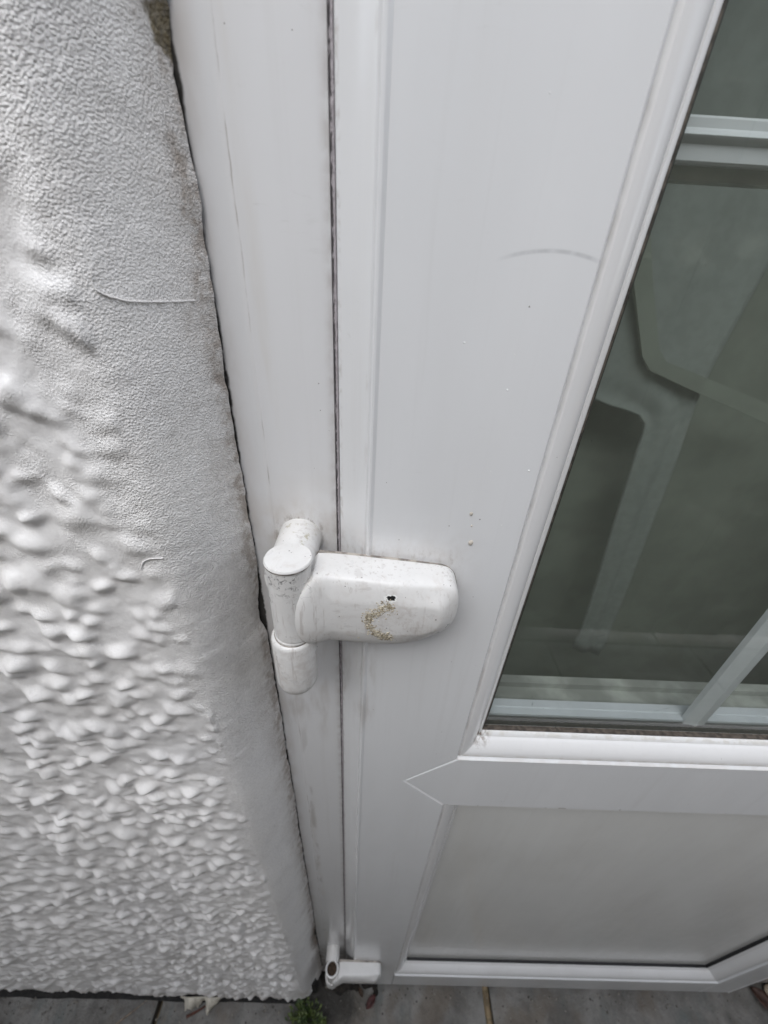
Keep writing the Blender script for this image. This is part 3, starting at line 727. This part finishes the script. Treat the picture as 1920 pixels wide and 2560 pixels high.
# ------------------------------------------------------------------ hinges
def sm(a, b, v): return float(sstep(a, b, np.array(v)))
def make_hinge(dz, label, mat, worn, name='door_hinge'):
    AX, AY = -.0425, -.0180
    t = thing(name, label, 'hinge', (AX, .010, -.17 + dz + H), 'flag hinges on the door')
    Z = lambda z: z + dz
    if not worn: AY = -.0125
    # boss fixed to the frame and carrying the knuckle
    lathe('boss', [(.0001, .0195), (.0121, .0195), (.0124, .0150), (.0120, .0120)] + ([(.0117, AY), (.0105, AY - .004), (.0001, AY - .005)] if worn else [(.0118, AY + .0092), (.0001, AY + .0092)]), (AX - .0008, Z(-.1312)), mat, t, axis='y', n=48)
    kn = [(.0001, Z(-.1700)), (.0100, Z(-.1700)), (.0109, Z(-.1690)), (.0110, Z(-.1600)), (.0110, Z(-.1300)), (.0114, Z(-.1222)), (.0114, Z(-.1208))]
    if worn:
        lathe('knuckle', kn + [(.0001, Z(-.1206))], (AX, AY), mat, t, n=48)
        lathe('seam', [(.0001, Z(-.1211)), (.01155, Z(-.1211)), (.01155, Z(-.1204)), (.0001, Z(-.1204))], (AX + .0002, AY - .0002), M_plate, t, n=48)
        lathe('cap', [(.0001, Z(-.12035)), (.0112, Z(-.12035)), (.0118, Z(-.1200)), (.0117, Z(-.1194)), (.0112, Z(-.1188)), (.0001, Z(-.1184))], (AX + .0004, AY - .0003), mat, t, n=56)
    else:
        lathe('knuckle', kn + [(.0112, Z(-.1195)), (.0100, Z(-.1192)), (.0088, Z(-.1198)), (.0086, Z(-.1212)), (.0086, Z(-.1290)), (.0001, Z(-.1290))], (AX, AY), mat, t, n=48)
        lathe('rusty_pin', [(.0001, Z(-.1280)), (.0084, Z(-.1280)), (.0084, Z(-.1236)), (.0060, Z(-.1222)), (.0045, Z(-.1232)), (.0001, Z(-.1236))], (AX, AY), plain('rusty pin end', (.045, .028, .016), .8, .5, 300, bumpy=.8), t, n=24)
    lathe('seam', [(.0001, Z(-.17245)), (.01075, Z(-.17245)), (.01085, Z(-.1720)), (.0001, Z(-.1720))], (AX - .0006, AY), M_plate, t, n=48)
    lathe('collar', [(.0001, Z(-.1722)), (.0098, Z(-.1722)), (.0106, Z(-.1716)), (.0106, Z(-.1706)), (.0098, Z(-.1702)), (.0001, Z(-.1702))], (AX - .0004, AY), mat, t)
    sl = [(.0001, Z(-.1724)), (.0108, Z(-.1724)), (.0119, Z(-.1734)), (.0123, Z(-.1752)), (.0123, Z(-.2080))]
    for k in range(1, 10):
        a = k / 9 * math.pi / 2; sl.append((max(.0001, .0123 * math.cos(a)), Z(-.2080 - .0135 * math.sin(a))))
    lathe('sleeve', sl, (AX - .0012, AY), mat, t, n=48, angle=50)
    # flag cover: an outline in the door's plane, blown out into a cushion
    out = []
    def add(x, z): out.append((x, z))
    Lf = [(-.0300, -.1268), (-.0326, -.1302), (-.0365, -.1360), (-.0398, -.1425), (-.0416, -.1495), (-.0420, -.1560), (-.0410, -.1620), (-.0380, -.1678), (-.0330, -.1722)]
    Bt = [(-.026, -.1740), (-.016, -.1754), (-.004, -.1762), (.008, -.1763), (.018, -.1756), (.026, -.1744)]
    Rt = [(.0325, -.1716), (.0378, -.1688), (.0420, -.1650), (.0445, -.1605), (.0456, -.1555), (.0458, -.1490), (.0452, -.1425), (.0436, -.1376), (.0405, -.1343), (.0360, -.1328)]
    Tp = [(.028, -.1318), (.016, -.1305), (.004, -.1294), (-.010, -.1282), (-.022, -.1273)]
    ctl = Lf + Bt + Rt + Tp
    # resample densely and smoothly
    c = [Vector((x, z, 0)) for x, z in ctl]; n0 = len(c); dense = []
    for i in range(n0):
        p0, p1, p2, p3 = c[i - 1], c[i], c[(i + 1) % n0], c[(i + 2) % n0]
        corner = i in (0, n0 - 1)
        for q in range(4):
            u = q / 4
            v = p1.lerp(p2, u) if corner else .5 * ((2 * p1) + (p2 - p0) * u + (2 * p0 - 5 * p1 + 4 * p2 - p3) * u * u + (-p0 + 3 * p1 - 3 * p2 + p3) * u ** 3)
            dense.append((v.x, v.y))
    rows = []
    prof = [(.004, -.0031), (0, -.0036), (0, -.010), (0, -.0168), (.006, -.0188), (.018, -.0201), (.05, -.0212), (.11, -.0221), (.22, -.0231), (.38, -.0240), (.50, -.0247), (.60, -.0250)]
    for f, y in prof:
        row = []
        for x, z in dense:
            sx = min(max(x, -.012), .026); szz = -.1525
            xx = x + (sx - x) * f * .96; zz = z + (szz - z) * f * .97
            lip = sm(-.020, -.037, xx) * .0066
            taper = -.0035 * sm(.010, .046, xx)
            yy = y - (lip + taper * (1 - sm(.14, .55, f))) * (1 if y < -.012 else .2)
            row.append((xx, yy * (1 if worn else .92), Z(zz)))
        rows.append(row)
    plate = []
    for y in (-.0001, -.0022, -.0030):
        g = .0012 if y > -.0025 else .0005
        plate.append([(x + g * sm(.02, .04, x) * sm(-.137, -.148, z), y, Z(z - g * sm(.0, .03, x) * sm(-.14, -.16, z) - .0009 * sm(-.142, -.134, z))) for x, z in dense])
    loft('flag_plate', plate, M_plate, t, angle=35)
    fc = loft('flag_cover', rows, mat, t, angle=38)
    return t, fc, Z
h1, fc1, Z1 = make_hinge(0, 'worn white flag hinge at mid height with chipped hole and crust of yellow glue', M_hinge, True)
h2, fc2, Z2 = make_hinge(-.930, 'lower white flag hinge near the paving with its barrel cap missing', M_hinge2, False)
# crust of glue in a C on the cover, the drilled hole above it
def cover_y(x, z):
    bpy.context.view_layer.update()
    inv = fc1.matrix_world.inverted(); o = inv @ Vector((x, -.2, z + H))
    ok, loc, nr, i = fc1.ray_cast(o, Vector((0, 1, 0)))
    return (fc1.matrix_world @ loc).y if ok else -.02
bpy.context.view_layer.update()
ctl = [(.0098, -.1455), (.0066, -.1425), (.0030, -.1462), (-.0008, -.1485), (-.0022, -.1520), (-.0018, -.1570), (.0008, -.1612), (.0040, -.1640), (.0074, -.1668), (.0092, -.1650)]
pts = curve_pts([(x, 0, z) for x, z in ctl], 5)
bmg = bmesh.new()
for i, q in enumerate(pts):
    wgt = float(vnoise(np.array([i * .37]), np.array([1.7]), 1.0, 88, 2)[0])
    for r in range(int(8 + 46 * max(0, wgt - .25))):
        u = random.gauss(0, 1); v = random.gauss(0, 1)
        sp_ = .0009 + .0012 * wgt + (.0022 if random.random() < .06 else 0); x = q.x + u * sp_; z = q.z + v * sp_; s = random.uniform(.00018, .00055)
        y = cover_y(x, z)
        m = Matrix.Translation((x - h1.location.x - fc1.location.x, y - s * .12 - h1.location.y, z + H - h1.location.z)) @ Matrix.Diagonal((s * random.uniform(.7, 1.5), s * .6, s * random.uniform(.7, 1.5), 1))
        bmesh.ops.create_icosphere(bmg, subdivisions=1, radius=1, matrix=m)
me = bpy.data.meshes.new('glue_crust'); bmg.to_mesh(me); bmg.free()
g = link_mesh('glue_crust', me, M_glue, None, True); g.parent = fc1; g['kind'] = 'stuff'
hx, hz = .0090, -.1378
def disc(name, rr, dy, mat, seed, sx=1.6):
    R = random.Random(seed); y0 = cover_y(hx, hz); V = [(hx, cover_y(hx, hz) - dy, hz)]; F = []
    n = 22
    for k in range(n):
        a = 2 * math.pi * k / n; r = rr * R.uniform(.72, 1.2); x = hx + sx * r * math.cos(a); z = hz + r * math.sin(a)
        V.append((x, cover_y(x, z) - dy, z)); F.append((0, 1 + k, 1 + (k + 1) % n))
    return mk(name, V, F, mat, fc1)
disc('hole_rim', .0022, .00010, plain('chipped white enamel', (.86, .86, .84), .5, .03), 3)
disc('drill_hole', .0014, .00022, plain('black hole', (.006, .006, .006), .9, .1), 5)

# ------------------------------------------------------------------ things on the paving
def leafy(name, label, cat, x, y, n, size, mat, group=None, h=.03):
    t = thing(name, label, cat, (x, y, 0), group); V = []; F = []
    st_v = []; st_f = []
    for k in range(n):
        a = random.uniform(0, 6.28); r = random.uniform(.0, size); hh = random.uniform(.006, h)
        cx, cy, cz = x + r * math.cos(a), y + r * math.sin(a) * .7, Z0 + hh
        L = random.uniform(.005, .010); w = L * random.uniform(.38, .6); d = random.uniform(0, 6.28); tl = random.uniform(-.2, .7)
        ux, uy, uz = math.cos(d) * math.cos(tl), math.sin(d) * math.cos(tl), math.sin(tl); px, py = -math.sin(d), math.cos(d)
        b = len(V)
        for s, ww, dip in ((0, .15, 0), (.3, .85, .0012), (.65, .9, .0012), (1, .08, -.0010)):
            for sg in (-1, 0, 1): V.append((cx + ux * L * s + px * w * .5 * ww * sg, cy + uy * L * s + py * w * .5 * ww * sg, cz + uz * L * s + (dip if sg == 0 else .0) * -1))
        for q in range(3):
            for e in range(2): F.append((b + q * 3 + e, b + q * 3 + e + 1, b + q * 3 + e + 4, b + q * 3 + e + 3))
        b = len(st_v)
        for (sx, sy, sz) in ((x, y, Z0 - .005), (cx, cy, cz)):
            for q in range(3): st_v.append((sx + .0006 * math.cos(q * 2.1), sy + .0006 * math.sin(q * 2.1), sz))
        for q in range(3): st_f.append((b + q, b + (q + 1) % 3, b + 3 + (q + 1) % 3, b + 3 + q))
    mk('leaves', V, F, mat, t, smooth=True)['kind'] = 'stuff'; mk('stems', st_v, st_f, mat, t)['kind'] = 'stuff'
    return t
def leaf_mat():
    t = NT('small green weed leaf'); c = t.mix(t.ss(t.noise(90, 3), .35, .65), (.022, .050, .008), (.085, .115, .022))
    return t.fin(c, .5)
M_weed = leaf_mat()
leafy('weed', 'small green weed growing where the wall corner meets the paving', 'weed', -.098, -.046, 130, .036, M_weed)
leafy('weed', 'yellowish sprig of weed in the dark corner below the lower hinge', 'weed', -.062, -.050, 26, .012, M_weed, h=.022)
# dark soil washed into the corner
V = []; F = []; nx, ny = 34, 14
for i in range(nx):
    for j in range(ny):
        x = -.105 + i * .20 / (nx - 1); y = .018 - j * .055 / (ny - 1)
        e = min(1, 4 * min(i / (nx - 1), 1 - i / (nx - 1))) * (1 - (j / (ny - 1)) ** 2)
        V.append((x, y, Z0 - .006 + .010 * e * float(vnoise(np.array([x]), np.array([y]), 70, 31)[0]) + .003 * e))
F = [(i * ny + j, (i + 1) * ny + j, (i + 1) * ny + j + 1, i * ny + j + 1) for i in range(nx - 1) for j in range(ny - 1)]
soil = mk('soil', V, F, M_soil, None, smooth=True); soil['kind'] = 'stuff'; soil['label'] = 'dark soil washed into the corner below the door frame'
V = []; F = []; n = 280  # black strip in place of the shaded open gap at the wall foot
for i in range(n):
    x = -2.8 + i * 2.70 / (n - 1); q = float(vnoise(np.array([x]), np.array([7.]), 28, 12)[0]); w = min(1, (-.09 - x) / .05 + .4)
    for y in (-.0265 - .004 * (q - .4) * w, -.010): V.append((x, y, Z0 + .0016))
F = [(2 * i, 2 * i + 2, 2 * i + 3, 2 * i + 1) for i in range(n - 1)]
gap_strip = mk('soil', V, F, M_base, None); gap_strip['kind'] = 'stuff'; gap_strip['label'] = 'black strip standing in for the dark gap between wall foot and paving'
def twig(label, p, q, r, col, bend=.004):
    t = [(p[0] + (q[0] - p[0]) * s + bend * math.sin(s * 3.1), p[1] + (q[1] - p[1]) * s, Z0 + r * .8 + .0012 + .001 * math.sin(s * 5)) for s in [k / 9 for k in range(10)]]
    o = tube('twig', t, [r * (1 - .06 * k) for k in range(10)], plain('twig bark ' + str(int(p[0] * 1e4)), col, .7, .3, 200)); o['label'] = label; o['category'] = 'twig'
twig('reddish brown twig under the hanging flake of paint', (-.335, -.046), (-.296, -.027), .0024, (.09, .030, .018))
twig('thin pale twig lying left of the open paving joint', (-.470, -.057), (-.425, -.026), .0013, (.26, .20, .15), .002)
def dead_leaf(label, x, y, L, rot, col):
    V = []; F = []; n = 9
    for i in range(n):
        s = i / (n - 1); w = L * .28 * math.sin(math.pi * min(1, s * .97 + .03)) ** .8
        for sg in (-1, -.5, 0, .5, 1):
            lx, ly = (s - .5) * L, w * sg; lz = .002 + .0045 * abs(sg) ** 1.5 + .004 * math.sin(s * 3) + .0015 * math.sin(s * 17 + sg * 3)
            V.append((x + lx * math.cos(rot) - ly * math.sin(rot), y + lx * math.sin(rot) + ly * math.cos(rot), Z0 + lz))
    for i in range(n - 1):
        for e in range(4): F.append((i * 5 + e, i * 5 + e + 1, i * 5 + e + 6, i * 5 + e + 5))
    o = mk('dead_leaf', V, F, plain('dead leaf ' + label[:8], col, .6, .4, 150), None, smooth=True); o['label'] = label; o['category'] = 'leaf'
    m = o.modifiers.new('thick', 'SOLIDIFY'); m.thickness = .0006
dead_leaf('dark brown curled leaf on the paving by the latch side of the door', .878, -.010, .050, -.9, (.050, .022, .014))
dead_leaf('small dark red leaf on the paving just below the lower hinge', .034, -.022, .026, .8, (.060, .018, .016))
dead_leaf('little brown leaf fragment beside the foot of the door', .012, -.010, .016, 2.2, (.055, .032, .02))
def stone(label, x, y, r, col):
    bm = bmesh.new(); bmesh.ops.create_icosphere(bm, subdivisions=3, radius=1)
    for v in bm.verts:
        f = 1 + .22 * (float(vnoise(np.array([v.co.x * 1.3 + 4]), np.array([v.co.y * 1.3 + v.co.z]), 1.2, 5)[0]) - .5); v.co *= f
        v.co = Vector((x + v.co.x * r * 1.25, y + v.co.y * r * .85, Z0 + H + r * .45 + v.co.z * r * .6))
    me = bpy.data.meshes.new('stone'); bm.to_mesh(me); bm.free()
    o = link_mesh('stone', me, plain('pale stone', col, .6, .25, 90, bumpy=.4), None, True); o['label'] = label; o['category'] = 'stone'
stone('pale pebble lying beside the brown leaf at the latch side', .905, .004, .013, (.45, .37, .28))

# ------------------------------------------------------------------ hall behind the glass
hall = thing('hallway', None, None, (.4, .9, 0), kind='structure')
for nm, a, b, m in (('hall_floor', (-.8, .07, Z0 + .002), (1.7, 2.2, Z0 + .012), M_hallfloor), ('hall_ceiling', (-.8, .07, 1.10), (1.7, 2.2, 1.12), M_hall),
                    ('hall_wall', (-.8, 2.2, Z0 + .002), (1.7, 2.22, 1.12), M_hall), ('hall_wall', (-.82, .07, Z0 + .002), (-.8, .55, 1.12), M_hall), ('hall_wall', (-.82, 1.95, Z0 + .002), (-.8, 2.22, 1.12), M_hall), ('hall_wall', (-.82, .551, Z0 + .002), (-.8, 1.949, -.75), M_hall), ('hall_wall', (-.82, .551, .95), (-.8, 1.949, 1.12), M_hall), ('hall_wall', (1.7, .07, Z0 + .002), (1.72, 2.22, 1.12), M_hall),  # left wall leaves an unseen opening, added to light the hall
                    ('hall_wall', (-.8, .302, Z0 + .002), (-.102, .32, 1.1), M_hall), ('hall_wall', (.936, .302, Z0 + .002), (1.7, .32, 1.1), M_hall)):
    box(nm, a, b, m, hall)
lin = box('lintel', (-.0985, -.022, ZT + .101), (.934, .30, 1.2), M_wall); lin['label'] = 'white rendered lintel over the front door'; lin['category'] = 'lintel'
# pale cloth with bent strip and backdrop, added in place of pane reflections
def at(px, py, y):
    x, z = onY(px, py, y); return Vector((x, y, z))
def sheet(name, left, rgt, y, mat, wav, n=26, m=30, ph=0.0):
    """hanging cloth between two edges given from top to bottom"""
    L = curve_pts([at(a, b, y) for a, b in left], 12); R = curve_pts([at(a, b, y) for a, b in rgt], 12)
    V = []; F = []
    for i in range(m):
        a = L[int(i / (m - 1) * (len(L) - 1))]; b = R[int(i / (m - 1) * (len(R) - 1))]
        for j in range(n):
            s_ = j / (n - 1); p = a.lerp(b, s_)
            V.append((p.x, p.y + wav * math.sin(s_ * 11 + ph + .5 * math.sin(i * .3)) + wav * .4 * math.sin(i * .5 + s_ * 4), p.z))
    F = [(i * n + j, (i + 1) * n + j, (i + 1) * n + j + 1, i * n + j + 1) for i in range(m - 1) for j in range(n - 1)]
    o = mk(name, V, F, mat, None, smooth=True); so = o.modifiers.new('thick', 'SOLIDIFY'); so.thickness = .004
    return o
cu = sheet('reflection_shape', [(1690, -400), (1500, 190), (1420, 420), (1310, 600), (1235, 820), (1300, 870), (1385, 905), (1370, 980), (1330, 1110), (1262, 1340), (1235, 1400)],
           [(2146, -400), (1850, 200), (1740, 430), (1650, 580), (1562, 735), (1528, 800), (1495, 880), (1455, 1000), (1400, 1140), (1318, 1350), (1290, 1410)], .42, M_reflection, .003)
cu['label'] = 'pale cloth standing in for a reflection in the door glass'; cu['category'] = 'reflection_shape'
M_back = plain('dim green curtain cloth', (.15, .175, .145), .9, .12, 9)  # colour of the added reflection backdrop and bent strip
co = sheet('reflection_fill', [(700, -500), (700, 0), (700, 600), (800, 1200), (900, 1700)], [(3000, -500), (3000, 0), (3000, 600), (2900, 1200), (2600, 1700)], .52, M_back, .012, n=60, ph=1)
co['label'] = 'dim green curtain added for the dark of the reflection behind the pale cloth'; co['category'] = 'reflection_fill'
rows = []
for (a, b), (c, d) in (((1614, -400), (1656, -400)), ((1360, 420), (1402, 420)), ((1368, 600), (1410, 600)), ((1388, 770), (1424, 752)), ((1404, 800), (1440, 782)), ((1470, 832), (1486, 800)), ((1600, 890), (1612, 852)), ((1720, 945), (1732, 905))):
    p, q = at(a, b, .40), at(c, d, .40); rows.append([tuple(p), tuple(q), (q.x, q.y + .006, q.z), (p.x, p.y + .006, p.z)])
st = loft('reflection_strip', rows, M_back, None, angle=60); st['label'] = 'dim bent strap added for a reflected dark bar in front of the pale cloth indoors'; st['category'] = 'reflection_strip'
# unseen fence added across the path to shade the lower door
fence = thing('shade_fence', 'unseen timber fence added across the path to darken the lower door', 'fence', (0, FENCE_Y, 0))
M_wood = plain('weathered brown timber', (.085, .07, .055), .8, .3, 14, bumpy=.3)
me0 = None
for k in range(44):
    x = -3.0 + k * .145
    o = box('fence_board', (x, FENCE_Y - .009, Z0 + .03 + random.uniform(0, .01)), (x + .139, FENCE_Y + .009, Z0 + FENCE_H + random.uniform(-.006, .006)), M_wood, fence)
for z in (.35, 1.0, 1.6): box('fence_rail', (-3.0, FENCE_Y - .055, Z0 + z), (3.4, FENCE_Y - .0092, Z0 + z + .07), M_wood, fence)
for x in (-3.05, -1.2, .6, 2.4): box('fence_post', (x, FENCE_Y - .155, Z0 - .02), (x + .1, FENCE_Y - .056, Z0 + FENCE_H + .04), M_wood, fence)

# grit and crumbs of paint swept against the wall and the door
bmg = bmesh.new()
def crumb(x, y, r):
    m = Matrix.Translation((x, y, Z0 + H + r * .35 + .0005)) @ Matrix.Rotation(random.uniform(0, 6), 4, 'Z') @ Matrix.Diagonal((r * random.uniform(.8, 1.5), r, r * random.uniform(.4, .8), 1))
    bmesh.ops.create_icosphere(bmg, subdivisions=1, radius=1, matrix=m)
for k in range(420):
    x = random.uniform(-.75, .92); y = (-.027 if x < -.09 else -.002) - abs(random.gauss(0, .022)); crumb(x, y, random.choice((.0006, .0009, .0013, .0019)) * random.uniform(.7, 1.3))
me = bpy.data.meshes.new('grit'); bmg.to_mesh(me); bmg.free()
t = NT('grit'); cc = t.mix(t.ss(t.noise(170, 2), .42, .58), (.05, .045, .04), (.24, .22, .19)); M_grit = t.fin(cc, .8)
gr = link_mesh('grit', me, M_grit, None); gr['kind'] = 'stuff'; gr['label'] = 'grit and crumbs of paint along the foot of wall and door'
